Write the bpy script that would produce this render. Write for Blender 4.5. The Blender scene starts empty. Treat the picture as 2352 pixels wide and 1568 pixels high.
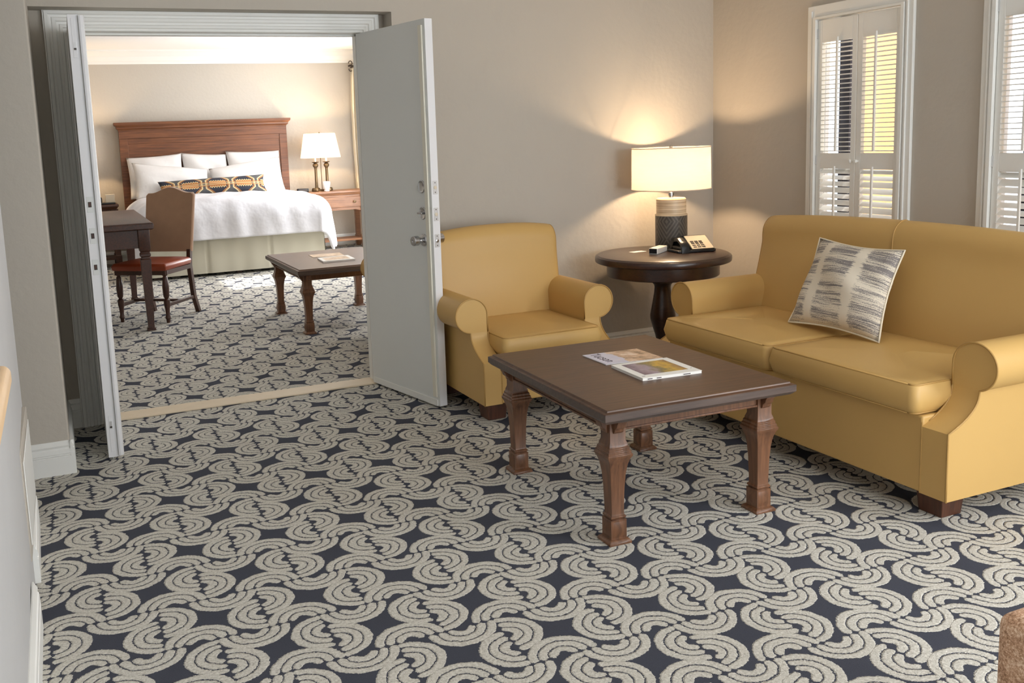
import bpy, bmesh, math, random
from mathutils import Vector, Matrix
random.seed(7)
C = bpy.context.scene.collection
PI = math.pi

# ------------------------------------------------------------ camera, world, exposure
F_PX, CX, CY = 2130.916, 1027.136, 624.674
YAW, PIT, ROL = 0.39222, 0.14357, 0.04016
H = 1.42
_f = Vector((math.sin(YAW)*math.cos(PIT), math.cos(YAW)*math.cos(PIT), -math.sin(PIT)))
_r = Vector((math.cos(YAW), -math.sin(YAW), 0)); _d = _f.cross(_r)
_c, _s = math.cos(ROL), math.sin(ROL)
RIGHT = _c*_r + _s*_d; DOWN = -_s*_r + _c*_d
cam = bpy.data.cameras.new('camera'); camo = bpy.data.objects.new('camera', cam); C.objects.link(camo)
cam.sensor_width = 36; cam.lens = F_PX/2352*36
cam.shift_x = (1176-CX)/2352; cam.shift_y = (CY-784)/2352
cam.clip_start = 0.02
m = Matrix((RIGHT, -DOWN, -_f)).transposed().to_4x4(); m.translation = (0, 0, H)
camo.matrix_world = m
sc = bpy.context.scene; sc.camera = camo
sc.view_settings.view_transform = 'Standard'; sc.view_settings.look = 'None'
sc.view_settings.exposure = 0.0; sc.view_settings.gamma = 1; sc.view_settings.use_curve_mapping = False
sc.cycles.max_bounces = 10; sc.cycles.diffuse_bounces = 6; sc.cycles.sample_clamp_indirect = 6

w = bpy.data.worlds.new('sky'); sc.world = w; w.use_nodes = True
bg = w.node_tree.nodes['Background']; bg.inputs[0].default_value = (0.80, 0.90, 1.0, 1); bg.inputs[1].default_value = 4.2

def light(name, kind, loc, energy, color, rot=None, size=None, size_y=None, radius=None, target=None):
    l = bpy.data.lights.new(name, kind); l.energy = energy; l.color = color
    if size: l.shape = 'RECTANGLE'; l.size = size; l.size_y = size_y or size
    if radius is not None: l.shadow_soft_size = radius
    o = bpy.data.objects.new(name, l); C.objects.link(o); o.location = loc
    if rot: o.rotation_euler = rot
    if target: o.rotation_euler = (Vector(target)-Vector(loc)).to_track_quat('-Z', 'Y').to_euler()
    return o
SUN_DIR = Vector((-0.76, -0.16, -0.63))
s_ = light('sun', 'SUN', (8, 8, 8), 9.0, (1.0, 0.95, 0.88)); s_.data.angle = 0.01
s_.rotation_euler = SUN_DIR.to_track_quat('-Z', 'Y').to_euler()
# area-light daylight, at built openings and before solid wall
light('terrace_door_daylight', 'AREA', (2.75, -2.45, 1.25), 85, (0.93, 0.97, 1.0), size=1.5, size_y=2.2, target=(2.2, 3.0, 1.0))
light('side_window_daylight', 'AREA', (3.93, 0.3, 1.3), 100, (0.95, 0.97, 1.0), size=1.3, size_y=1.4, target=(0.0, 0.6, 1.0))  # for an unseen side window; the wall has no opening here
light('bedroom_window_daylight', 'AREA', (3.95, 10.4, 1.35), 150, (0.98, 0.985, 1.0), size=2.0, size_y=2.0, target=(0.0, 10.2, 1.2))
light('bedroom_fill', 'AREA', (3.9, 6.6, 1.4), 50, (0.98, 0.985, 1.0), size=1.4, size_y=2.0, target=(0.5, 8.6, 1.0))  # added light to brighten the bedroom; solid wall here, no terrace

# ------------------------------------------------------------ node maths helper
def lin(c):
    return tuple(((x/255)/12.92 if x/255 <= .04045 else ((x/255+.055)/1.055)**2.4) for x in c) + (1,)
class E:
    nt = None
    def __init__(s, v): s.v = v
    @staticmethod
    def op(o, *a, **k):
        n = E.nt.nodes.new('ShaderNodeMath'); n.operation = o
        for i, x in enumerate(a):
            if isinstance(x, E): x = x.v
            if isinstance(x, (int, float)): n.inputs[i].default_value = x
            else: E.nt.links.new(x, n.inputs[i])
        return E(n.outputs[0])
    def __add__(s, o): return E.op('ADD', s, o)
    __radd__ = __add__
    def __sub__(s, o): return E.op('SUBTRACT', s, o)
    def __rsub__(s, o): return E.op('SUBTRACT', o, s)
    def __mul__(s, o): return E.op('MULTIPLY', s, o)
    __rmul__ = __mul__
    def __truediv__(s, o): return E.op('DIVIDE', s, o)
def eabs(a): return E.op('ABSOLUTE', a)
def efrac(a): return E.op('FRACT', a)
def emin(a, b): return E.op('MINIMUM', a, b)
def emax(a, b): return E.op('MAXIMUM', a, b)
def egt(a, b): return E.op('GREATER_THAN', a, b)
def elt(a, b): return E.op('LESS_THAN', a, b)
def esin(a): return E.op('SINE', a)
def ewrap(a, lo, hi): return E.op('WRAP', a, hi, lo)
def newmat(name):
    m = bpy.data.materials.new(name); m.use_nodes = True; E.nt = m.node_tree
    return m, m.node_tree, m.node_tree.nodes['Principled BSDF']
def coords(nt, kind='Object'):
    t = nt.nodes.new('ShaderNodeTexCoord'); s = nt.nodes.new('ShaderNodeSeparateXYZ')
    nt.links.new(t.outputs[kind], s.inputs[0]); return t.outputs[kind], E(s.outputs[0]), E(s.outputs[1]), E(s.outputs[2])
def noise(nt, vec, scale, detail=2, rough=.5, stretch=None, w=None):
    if stretch:
        mp = nt.nodes.new('ShaderNodeMapping'); mp.inputs['Scale'].default_value = stretch
        nt.links.new(vec, mp.inputs[0]); vec = mp.outputs[0]
    n = nt.nodes.new('ShaderNodeTexNoise'); n.inputs['Scale'].default_value = scale
    n.inputs['Detail'].default_value = detail; n.inputs['Roughness'].default_value = rough
    nt.links.new(vec, n.inputs['Vector']); return E(n.outputs['Fac'])
def mix(nt, fac, a, b):
    n = nt.nodes.new('ShaderNodeMix'); n.data_type = 'RGBA'
    def put(x, i):
        if isinstance(x, E): x = x.v
        if isinstance(x, (tuple, list)): n.inputs[i].default_value = x
        elif isinstance(x, (int, float)): n.inputs[i].default_value = x
        else: nt.links.new(x, n.inputs[i])
    put(fac, 0); put(a, 6); put(b, 7); return n.outputs[2]
def bump(nt, bs, h, strength, dist=.01):
    n = nt.nodes.new('ShaderNodeBump'); n.inputs['Strength'].default_value = strength; n.inputs['Distance'].default_value = dist
    nt.links.new(h.v if isinstance(h, E) else h, n.inputs['Height']); nt.links.new(n.outputs[0], bs.inputs['Normal'])
def ramp(nt, fac, stops):
    n = nt.nodes.new('ShaderNodeValToRGB'); cr = n.color_ramp
    while len(cr.elements) < len(stops): cr.elements.new(.5)
    for e, (p, c) in zip(cr.elements, stops): e.position = p; e.color = c
    nt.links.new(fac.v, n.inputs[0]); return n.outputs[0]
def simple(name, rgb, rough=.6, metal=0, var=0, vscale=6, bstr=0, bscale=80, bdist=.003, spec=None, coat=0, sheen=0):
    m, nt, bs = newmat(name); bs.inputs['Roughness'].default_value = rough; bs.inputs['Metallic'].default_value = metal
    if spec is not None: bs.inputs['Specular IOR Level'].default_value = spec
    if coat: bs.inputs['Coat Weight'].default_value = coat
    if sheen: bs.inputs['Sheen Weight'].default_value = sheen
    vec = coords(nt)[0]; c = lin(rgb)
    if var:
        lo = tuple(x*(1-var) for x in c[:3])+(1,); hi = tuple(min(1, x*(1+var)) for x in c[:3])+(1,)
        nt.links.new(mix(nt, noise(nt, vec, vscale, 4), lo, hi), bs.inputs['Base Color'])
    else: bs.inputs['Base Color'].default_value = c
    if bstr: bump(nt, bs, noise(nt, vec, bscale, 3), bstr, bdist)
    return m
def wood(name, dark, light_, rough=.38, axis=0, coat=.15, scale=3.0):
    m, nt, bs = newmat(name); vec = coords(nt)[0]
    st = [26, 26, 26]; st[axis] = 1.6
    g = noise(nt, vec, scale, 5, .62, stretch=tuple(st)); g2 = noise(nt, vec, scale*.5, 2)
    f = g*.75+g2*.35
    nt.links.new(ramp(nt, f, [(.33, lin(dark)), (.72, lin(light_))]), bs.inputs['Base Color'])
    bs.inputs['Roughness'].default_value = rough; bs.inputs['Coat Weight'].default_value = coat; bs.inputs['Coat Roughness'].default_value = .3
    bump(nt, bs, g, .12, .002); return m
M = {}
M['wall'] = simple('wall_paint', (186, 179, 168), .85, var=.02, bstr=.35, bscale=28, bdist=.006)
M['plaster'] = simple('pale_plaster', (190, 190, 190), .7, var=.05, vscale=3, bstr=.3, bscale=20, bdist=.005)
M['ceil'] = simple('ceiling_paint', (245, 243, 240), .85, bstr=.1)
M['trim'] = simple('trim_paint', (232, 232, 228), .4, bstr=.03)
M['doorp'] = simple('door_paint', (218, 220, 218), .55, bstr=.03)
M['dooredge'] = simple('door_edge_paint', (228, 228, 230), .5)
M['astrag'] = simple('cream_strip', (224, 220, 205), .55)
M['thresh'] = simple('limestone_threshold', (222, 205, 178), .55, var=.08, vscale=10)
M['leather'] = simple('mustard_leather', (197, 160, 97), .46, var=.03, vscale=3, bstr=.12, bscale=260, bdist=.0012, spec=.4)
M['welt'] = simple('mustard_welt', (178, 140, 78), .5)
M['dark_gap'] = simple('dark_lining', (28, 24, 22), .9)
M['top_wood'] = wood('table_top_wood', (58, 38, 27), (102, 71, 49), .4, axis=0, coat=.1)
M['edge_wood'] = wood('table_edge_wood', (58, 48, 46), (96, 80, 72), .4, axis=0)
M['leg_wood'] = wood('table_leg_wood', (64, 40, 26), (128, 87, 60), .36, axis=2)
M['foot_wood'] = wood('sofa_foot_wood', (52, 28, 18), (96, 56, 36), .45, axis=2)
M['dark_wood'] = wood('dark_pedestal_wood', (28, 15, 12), (62, 36, 27), .3, axis=0, coat=.3)
M['head_wood'] = wood('headboard_wood', (66, 35, 18), (126, 77, 44), .45, axis=0, scale=2)
M['stand_wood'] = wood('nightstand_wood', (96, 60, 38), (156, 110, 76), .45, axis=0)
M['desk_wood'] = wood('desk_wood', (34, 18, 11), (78, 42, 25), .4, axis=1, coat=.08)
M['duvet'] = simple('white_cotton', (212, 212, 217), .85, bstr=.6, bscale=5, bdist=.03)
M['pcase'] = simple('pillowcase', (216, 214, 213), .85, bstr=.4, bscale=8, bdist=.015)
M['skirt'] = simple('bed_skirt_linen', (196, 192, 174), .9, var=.03)
M['curtain'] = simple('curtain_linen', (232, 222, 200), .9)
M['tan_fabric'] = simple('tan_chair_velvet', (156, 122, 95), .85, var=.12, vscale=14, bstr=.2, bscale=200, sheen=.3)
M['red_leather'] = simple('russet_leather', (142, 62, 34), .35, var=.1, vscale=8)
M['chrome'] = simple('brushed_chrome', (190, 190, 192), .22, 1)
M['steel'] = simple('dull_steel', (206, 206, 206), .4, .7)
M['brass'] = simple('aged_brass', (120, 100, 74), .38, .9, var=.2, vscale=30)
M['iron'] = simple('dark_iron', (70, 62, 58), .45, .6)
M['black'] = simple('black_plastic', (20, 20, 22), .35)
M['keys'] = simple('dark_keys', (60, 52, 46), .5)
M['phone_face'] = simple('phone_face_plate', (214, 202, 180), .5)
M['white_plastic'] = simple('white_plastic', (236, 232, 224), .5)
M['paper'] = simple('paper', (240, 238, 232), .6)
M['ink'] = simple('printed_ink', (60, 46, 56), .7)
M['candle'] = simple('white_candle', (245, 240, 232), .5)
M['ledge'] = simple('beige_travertine', (222, 188, 146), .5, var=.15, vscale=9, bstr=.1, bscale=40)
M['outwall'] = simple('orange_stucco', (240, 188, 132), .9, var=.08, vscale=3, bstr=.3)
M['outground'] = simple('outdoor_paving', (150, 140, 125), .9)
M['outdark'] = simple('dark_window_frame', (52, 54, 68), .6)
M['sill'] = simple('sash_paint', (225, 232, 240), .5)

def glass():
    m, nt, bs = newmat('window_glass'); out = nt.nodes['Material Output']
    t = nt.nodes.new('ShaderNodeBsdfTransparent'); g = nt.nodes.new('ShaderNodeBsdfGlossy'); g.inputs['Roughness'].default_value = .02
    x = nt.nodes.new('ShaderNodeMixShader'); x.inputs[0].default_value = .06
    nt.links.new(t.outputs[0], x.inputs[1]); nt.links.new(g.outputs[0], x.inputs[2]); nt.links.new(x.outputs[0], out.inputs[0]); return m
M['glass'] = glass()
def shade(name, rgb, trans=.55, streak=True):
    m, nt, bs = newmat(name); out = nt.nodes['Material Output']
    vec = coords(nt)[0]; c = lin(rgb); d = nt.nodes.new('ShaderNodeBsdfDiffuse'); t = nt.nodes.new('ShaderNodeBsdfTranslucent')
    col = mix(nt, noise(nt, vec, 9, 4, .6, stretch=(1, 1, 9)), tuple(x*.86 for x in c[:3])+(1,), c)
    nt.links.new(col, d.inputs[0]); nt.links.new(col, t.inputs[0])
    x = nt.nodes.new('ShaderNodeMixShader'); x.inputs[0].default_value = trans
    nt.links.new(d.outputs[0], x.inputs[1]); nt.links.new(t.outputs[0], x.inputs[2]); nt.links.new(x.outputs[0], out.inputs[0]); return m
M['shade'] = shade('linen_shade', (242, 230, 216), .34)
M['shade2'] = shade('bedside_shade', (252, 240, 222), .6)

def bulb_mat():
    m, nt, bs = newmat('bulb_glow'); bs.inputs['Emission Color'].default_value = (1, .72, .42, 1); bs.inputs['Emission Strength'].default_value = 14
    bs.inputs['Base Color'].default_value = (1, .9, .8, 1); return m
M['bulb'] = bulb_mat()

def carpet():
    m, nt, bs = newmat('patterned_carpet')
    vec, X, Y, Z = coords(nt)
    n1 = noise(nt, vec, 26, 2); n2 = noise(nt, vec, 170, 2)
    v2 = nt.nodes.new('ShaderNodeVectorMath'); v2.operation = 'ADD'; v2.inputs[1].default_value = (7.3, 3.1, 0); nt.links.new(vec, v2.inputs[0])
    n3 = noise(nt, v2.outputs[0], 26, 2); n4 = noise(nt, v2.outputs[0], 170, 2)
    X = X + (n1-.5)*.011 + (n2-.5)*.009; Y = Y + (n3-.5)*.011 + (n4-.5)*.009
    PX, PY = .302, .526
    R = .0965; W = R/3.5
    x0, y0 = 1.220, 2.481
    # half rosettes: centre and flat-normal direction
    mot = [(-.005, .034, -1, 0), (.005, -.034, 1, 0),
           (.151+.005, .263+.036, 1, 0), (.151-.005, .263-.036, -1, 0),
           (-.050, .1315+.004, 0, 1), (.101, .1315-.004, 0, -1),
           (-.101, -.1315+.004, 0, 1), (.050, -.1315-.004, 0, -1)]
    mask = None; prof = None
    for (cx, cy, nx, ny) in mot:
        dx = ewrap(X-(x0+cx), -PX/2, PX/2); dy = ewrap(Y-(y0+cy), -PY/2, PY/2)
        r = E.op('SQRT', dx*dx*(1/1.12**2)+dy*dy*(1/1.0**2)); q = (R-r)/W; f = efrac(q)*2-1
        a = dx*nx if nx else dy*ny
        ring = .88-eabs(f)                       # >0 inside a ring
        end = (a+.0035-.0125*(f*f))*90            # rounded ring ends on the flat side
        rad = (R-r)*60
        core = (r-.0142)*80
        h = emin(emin(ring*1.0, end), emin(rad, core))
        mask = h if mask is None else emax(mask, h)
    on = egt(mask, 0)
    tuft = noise(nt, vec, 120, 4, .75); tuft2 = noise(nt, vec, 420, 2)
    light_ = mix(nt, (tuft-.5)*2.0+.5, lin((166, 161, 149)), lin((246, 243, 234)))
    fine = noise(nt, vec, 600, 2)
    dark_ = mix(nt, fine, lin((44, 46, 56)), lin((92, 95, 106)))
    nt.links.new(mix(nt, on, dark_, light_), bs.inputs['Base Color'])
    bs.inputs['Roughness'].default_value = .95; bs.inputs['Specular IOR Level'].default_value = .1
    hh = emin(emax(mask*4, 0), 1)*1.0 + tuft*on*.9 + tuft2*.4 + fine*.2
    bump(nt, bs, hh, .8, .006)
    return m
M['carpet'] = carpet()

def bolster_mat():
    m, nt, bs = newmat('woven_bolster'); uv, U, V, _ = coords(nt, 'UV')
    u = U*4.9; v = (V-.5)*1.0
    a = ewrap(u-.15, -.62, .62); av = eabs(v); au = eabs(a)
    hexd = emax(au*.95, au*.62+av*.72)           # hexagonal medallions
    saw = eabs(efrac(au*9)-.5)*.16
    d = hexd
    navy = lin((44, 46, 56)); orange = lin((164, 108, 60)); cream = lin((200, 178, 134)); grey = lin((112, 110, 104))
    col = mix(nt, egt(efrac(u*16), .6), navy, grey)
    col = mix(nt, egt(d, .52), navy, col)
    col = mix(nt, egt(eabs(d-.50), .028), cream, col)
    col = mix(nt, egt(eabs(d-.44), .02), orange, col)
    star = av+saw
    col = mix(nt, emin(elt(star, .20), elt(d, .36)), col, orange)
    col = mix(nt, emin(elt(eabs(star-.21), .022), elt(d, .38)), col, cream)
    col = mix(nt, elt(eabs(av-.04), .014), col, cream)
    col = mix(nt, emin(elt(eabs(av-.09), .014), elt(d, .9)), col, orange)
    nt.links.new(col, bs.inputs['Base Color']); bs.inputs['Roughness'].default_value = .9; return m
M['bolster'] = bolster_mat()

def throw_mat():
    m, nt, bs = newmat('ikat_stripe_linen'); uv, U, V, _ = coords(nt, 'UV')
    s1 = noise(nt, uv, 1, 3, .7, stretch=(2.6, 96, 1)); s2 = noise(nt, uv, 1, 2, .6, stretch=(3, 190, 1)); jit = noise(nt, uv, 1, 3, .8, stretch=(.5, 90, 1))
    thick = noise(nt, uv, 1, 1, .5, stretch=(.3, 11, 1)); speck = noise(nt, uv, 1, 2, .8, stretch=(120, 120, 1))
    j = (jit-.5)*.16
    d1 = eabs(U-.235)-.052+j; d2 = eabs(U-.665)-.052+j
    outside = emin(egt(d1, 0), egt(d2, 0))
    line = egt(s1*.6+s2*.4+(thick-.5)*.5+(speck-.5)*.4, .515)
    tone = mix(nt, thick, lin((98, 92, 92)), lin((142, 136, 134)))
    col = mix(nt, emin(outside, line), lin((220, 210, 192)), tone)
    nt.links.new(col, bs.inputs['Base Color']); bs.inputs['Roughness'].default_value = .9; return m
M['throw'] = throw_mat()

def cover_mat(name, kind):
    m, nt, bs = newmat(name); uv, U, V, _ = coords(nt, 'UV')
    n = noise(nt, uv, 3.2, 5, .65, stretch=(1, .8, 1)); n2 = noise(nt, uv, 7, 3)
    if kind == 1:    # soft photo of a hillside: violet left, yellow and green right
        c = ramp(nt, n*.6+U*.55-.08, [(.2, lin((84, 68, 96))), (.36, lin((150, 140, 160))), (.5, lin((110, 104, 60))), (.62, lin((206, 168, 50))), (.8, lin((120, 78, 60)))])
    elif kind == 2:  # pale cover, warm photo towards the right
        a = mix(nt, n2, lin((196, 198, 222)), lin((226, 222, 232)))
        b = ramp(nt, n, [(.35, lin((110, 84, 56))), (.5, lin((206, 172, 142))), (.65, lin((240, 222, 206)))])
        c = mix(nt, egt(U+(n-.5)*.5, .42), a, b)
    elif kind == 3:
        c = ramp(nt, n, [(.35, lin((150, 120, 90))), (.6, lin((226, 200, 168)))])
    nt.links.new(c, bs.inputs['Base Color']); bs.inputs['Roughness'].default_value = .3; return m
M['photo1'] = cover_mat('cover_photo', 1); M['photo2'] = cover_mat('pale_cover', 2); M['photo3'] = cover_mat('faded_cover', 3)

def lampbase_mat():
    m, nt, bs = newmat('carved_charcoal_ceramic'); vec, X, Y, Z = coords(nt)
    ang = E.op('ARCTAN2', Y, X)*(8/ PI)           # facets round the base
    a = eabs(ewrap(ang+.35, -2, 2)); z = Z*16
    zz = eabs(ewrap(z-1.0, -1.7, 1.7))
    d = a+zz*1.15
    g = eabs(efrac(d*1.7)-.5)
    groove = elt(g, .22)
    n = noise(nt, vec, 60, 3)
    base = mix(nt, n, lin((58, 54, 50)), lin((92, 86, 80)))
    nt.links.new(mix(nt, groove, base, lin((104, 98, 91))), bs.inputs['Base Color'])
    bs.inputs['Roughness'].default_value = .45; bump(nt, bs, groove*-1.0, .6, .004); return m
M['lampbase'] = lampbase_mat()
def lampneck_mat():
    m, nt, bs = newmat('banded_beige_ceramic'); vec, X, Y, Z = coords(nt)
    n = noise(nt, vec, 1, 3, .6, stretch=(3, 3, 110))
    nt.links.new(ramp(nt, n, [(.35, lin((186, 156, 120))), (.6, lin((232, 212, 180)))]), bs.inputs['Base Color'])
    bs.inputs['Roughness'].default_value = .4; return m
M['lampneck'] = lampneck_mat()
def tweed_mat():
    m, nt, bs = newmat('brown_tweed'); vec = coords(nt)[0]
    n = noise(nt, vec, 240, 3, .8); n2 = noise(nt, vec, 40, 3)
    nt.links.new(ramp(nt, n*.7+n2*.3, [(.36, lin((128, 92, 66))), (.5, lin((198, 156, 124))), (.64, lin((240, 216, 190)))]), bs.inputs['Base Color'])
    bs.inputs['Roughness'].default_value = .95; bump(nt, bs, n, .5, .003); return m
M['tweed'] = tweed_mat()

# ------------------------------------------------------------ mesh helpers
def tag(o, label=None, cat=None, group=None, kind=None):
    if label: o['label'] = label
    if cat: o['category'] = cat
    if group: o['group'] = group
    if kind: o['kind'] = kind
    return o
def thing(name, label, cat, loc=(0, 0, 0), rz=0, group=None, kind=None):
    o = bpy.data.objects.new(name, None); C.objects.link(o); o.empty_display_size = .1
    o.location = loc; o.rotation_euler = (0, 0, rz); return tag(o, label, cat, group, kind)
class MB:
    def __init__(s): s.v = []; s.f = []; s.uv = None
    def add(s, vs, fs):
        n = len(s.v); s.v += [tuple(p) for p in vs]; s.f += [tuple(i+n for i in f) for f in fs]; return s
    def box(s, x0, x1, y0, y1, z0, z1):
        return s.add([(x0,y0,z0),(x1,y0,z0),(x1,y1,z0),(x0,y1,z0),(x0,y0,z1),(x1,y0,z1),(x1,y1,z1),(x0,y1,z1)],
                     [(3,2,1,0),(4,5,6,7),(0,1,5,4),(1,2,6,5),(2,3,7,6),(3,0,4,7)])
    def loft(s, rings, cap=True, closed=True):
        n = len(rings[0]); vs = [p for r in rings for p in r]; fs = []
        for i in range(len(rings)-1):
            for j in range(n if closed else n-1):
                k = (j+1) % n; fs.append((i*n+j, i*n+k, (i+1)*n+k, (i+1)*n+j))
        if cap: fs += [tuple(range(n))[::-1], tuple(range((len(rings)-1)*n, len(rings)*n))]
        return s.add(vs, fs)
    def sq(s, cx, cy, prof):       # stacked square sections (z, width[, depth])
        return s.loft([[(cx-p[1]/2, cy-(p[2] if len(p) > 2 else p[1])/2, p[0]), (cx+p[1]/2, cy-(p[2] if len(p) > 2 else p[1])/2, p[0]),
                        (cx+p[1]/2, cy+(p[2] if len(p) > 2 else p[1])/2, p[0]), (cx-p[1]/2, cy+(p[2] if len(p) > 2 else p[1])/2, p[0])] for p in prof])
    def lathe(s, prof, cx=0, cy=0, seg=40, sx=1, sy=1):
        return s.loft([[(cx+r*math.cos(2*PI*j/seg)*sx, cy+r*math.sin(2*PI*j/seg)*sy, z) for j in range(seg)] for r, z in prof])
    def prism(s, poly, axis, a0, a1):
        def P(p, a): return {'x': (a, p[0], p[1]), 'y': (p[0], a, p[1]), 'z': (p[0], p[1], a)}[axis]
        return s.loft([[P(p, a0) for p in poly], [P(p, a1) for p in poly]])
    def tube(s, pts, r, seg=8, cap=True):
        pts = [Vector(p) for p in pts]; rings = []; up = Vector((0, 0, 1)); prev = None
        for i, p in enumerate(pts):
            t = (pts[min(i+1, len(pts)-1)]-pts[max(i-1, 0)]).normalized()
            if prev is None: a = t.cross(up); a = a if a.length > 1e-3 else t.cross(Vector((1, 0, 0)))
            else: a = prev-t*prev.dot(t)
            a.normalize(); prev = a; b = t.cross(a); rr = r(i/(len(pts)-1)) if callable(r) else r
            rings.append([p+a*rr*math.cos(2*PI*j/seg)+b*rr*math.sin(2*PI*j/seg) for j in range(seg)])
        return s.loft(rings, cap)
    def grid(s, fn, nu, nv):
        vs = [fn(i/nu, j/nv) for j in range(nv+1) for i in range(nu+1)]
        return s.add(vs, [(j*(nu+1)+i, j*(nu+1)+i+1, (j+1)*(nu+1)+i+1, (j+1)*(nu+1)+i) for j in range(nv) for i in range(nu)])
    def build(s, name, mat, parent=None, smooth=False, bevel=0, seg=2, label=None, kind=None, merge=False, angle=40, uvfn=None, subsurf=0):
        me = bpy.data.meshes.new(name); me.from_pydata(s.v, [], s.f)
        if uvfn:
            ul = me.uv_layers.new(name='UVMap')
            for l in me.loops: ul.data[l.index].uv = uvfn(l.vertex_index, me.vertices[l.vertex_index].co)
        bm = bmesh.new(); bm.from_mesh(me)
        if merge: bmesh.ops.remove_doubles(bm, verts=bm.verts, dist=1e-5)
        bmesh.ops.recalc_face_normals(bm, faces=bm.faces); bm.to_mesh(me); bm.free()
        me.materials.append(M[mat] if isinstance(mat, str) else mat)
        o = bpy.data.objects.new(name, me); C.objects.link(o)
        if parent: o.parent = parent
        if bevel:
            b = o.modifiers.new('bevel', 'BEVEL'); b.width = bevel; b.segments = seg; b.limit_method = 'ANGLE'; b.angle_limit = math.radians(35)
            b.harden_normals = False
        if subsurf:
            q = o.modifiers.new('sub', 'SUBSURF'); q.levels = q.render_levels = subsurf
        if smooth or bevel:
            for p in me.polygons: p.use_smooth = True
            if not (smooth and not bevel and angle > 170): me.set_sharp_from_angle(angle=math.radians(angle))
        if label: o['label'] = label
        if kind: o['kind'] = kind
        return o
def B(*a): return MB().box(*a)
def copy_tree(o, parent=None):
    c = o.copy(); C.objects.link(c)
    if parent: c.parent = parent
    for ch in [x for x in o.children]: copy_tree(ch, c)
    return c
def place(o, loc, rz, **k):
    o.location = loc; o.rotation_euler = (0, 0, rz); return tag(o, **k)
def hsh(x, y=0.0, z=0.0):
    v = math.sin(x*12.9898+y*78.233+z*37.719)*43758.5453; return v-math.floor(v)

# ------------------------------------------------------------ the room shell
def S(name, mb, mat, **k): return mb.build(name, mat, kind='structure', **k)
CEIL = 2.80
S('floor', B(-1.2, 4.1, -2.7, 12.6, -.05, 0), 'carpet')
S('ceiling', B(-1.2, 4.1, -2.7, 5.0, CEIL, CEIL+.1), 'ceil')
S('ceiling_bedroom', B(-1.2, 4.1, 5.0, 12.6, 2.66, 2.76), 'ceil')
YW, YR, YB = 4.955, 5.095, 5.25
wb = MB(); wb.box(1.778, 3.965, YW, YB, 0, CEIL); wb.box(-.06, 1.778, YW, YB, 2.118, CEIL)
wb.box(-.055, .094, YR, YB, 0, 2.118); wb.box(1.652, 1.778, YR, YB, 0, 2.118); wb.box(.094, 1.652, YR, YB, 2.032, 2.118)
S('wall_back', wb, 'wall')
S('wall_pillar', B(-1.2, -.055, 4.365, YB, 0, CEIL), 'wall', bevel=.008, seg=3)
wl = MB(); wl.prism([(-.30, -2.6), (-.168, -2.6), (-.178, 2.6), (-.200, 3.79), (-.30, 3.79)], 'z', 0, CEIL)
S('wall_left', wl, 'plaster', bevel=.01, seg=3)
S('wall_left_return', B(-1.2, -1.1, -2.6, 4.365, 0, CEIL), 'wall')
# wall with the two shuttered windows
WX = 3.96
wins = [(3.47, 4.07), (2.395, 2.995)]
wr = MB(); ZB, ZT = .55, 1.995
ys = [YW]
for a, b in wins: ys += [b, a]
ys.append(-2.7)
for i in range(0, len(ys), 2): wr.box(WX, WX+.07, ys[i+1], ys[i], 0, CEIL)
for a, b in wins: wr.box(WX, WX+.07, a, b, 0, ZB); wr.box(WX, WX+.07, a, b, ZT, CEIL)
S('wall_right', wr, 'wall')
wf = MB(); wf.box(-.3, 1.9, -2.75, -2.6, 0, CEIL); wf.box(3.6, 4.1, -2.75, -2.6, 0, CEIL); wf.box(1.9, 3.6, -2.75, -2.6, 2.3, CEIL)
S('wall_front', wf, 'wall')
# bedroom walls
S('wall_bedroom_back', B(-1.2, 4.1, 12.5, 12.62, 0, 2.7), 'wall')
S('wall_bedroom_left', B(-1.2, -1.1, YB, 12.5, 0, 2.7), 'wall')
br = MB(); br.box(4.0, 4.12, YB, 9.75, 0, 2.7); br.box(4.0, 4.12, 11.55, 12.5, 0, 2.7)
br.box(4.0, 4.12, 9.75, 11.55, 0, .75); br.box(4.0, 4.12, 9.75, 11.55, 2.2, 2.7)
S('wall_bedroom_right', br, 'wall')
wn = thing('window_3', None, None, (4.06, 10.65, .75), kind='structure')
f = MB()
for y in (-.9, -.03, .84): f.box(-.03, .03, y, y+.06, 0, 1.45)
for z in (0, .70, 1.39): f.box(-.028, .028, -.9, .9, z, z+.06)
f.build('window_frame', 'trim', wn); B(-.004, .004, -.89, .89, .01, 1.44).build('glass_pane', 'glass', wn)
# crown moulding and baseboards
def crown(name, path, prof):
    mb = MB()
    for (p, q, nx, ny) in path:
        rings = [[(P[0]+nx*a, P[1]+ny*a, z) for a, z in prof] for P in (p, q)]
        mb.loft(rings)
    return S(name, mb, 'trim', smooth=True, angle=25)
cp = [(0, 2.49), (.012, 2.49), (.018, 2.52), (.03, 2.53), (.05, 2.58), (.085, 2.61), (.10, 2.63), (.115, 2.64), (.115, 2.66), (0, 2.66)]
crown('trim_1', [((-1.1, 12.5), (4.0, 12.5), 0, -1), ((4.0, 5.25), (4.0, 12.5), -1, 0), ((-1.1, 5.25), (-1.1, 12.5), 1, 0)], cp)
bp = [(0, 0), (.018, 0), (.018, .082), (.014, .085), (.018, .089), (.014, .093), (.018, .097), (.016, .115), (.010, .122), (.014, .132), (.006, .146), (.004, .152), (0, .152)]
crown('baseboard_pillar', [((-1.1, 4.365), (-.0378, 4.365), 0, -1), ((-.055, 4.3478), (-.055, YR), 1, 0)], bp)
crown('baseboard_recess', [((-.055, YR), (.005, YR), 0, -1), ((1.738, YR), (1.778, YR), 0, -1)], bp)
crown('baseboard_back', [((1.778, YW), (3.96, YW), 0, -1)], bp)
crown('baseboard_right', [((3.96, -2.6), (3.96, YW), -1, 0)], bp)
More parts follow.
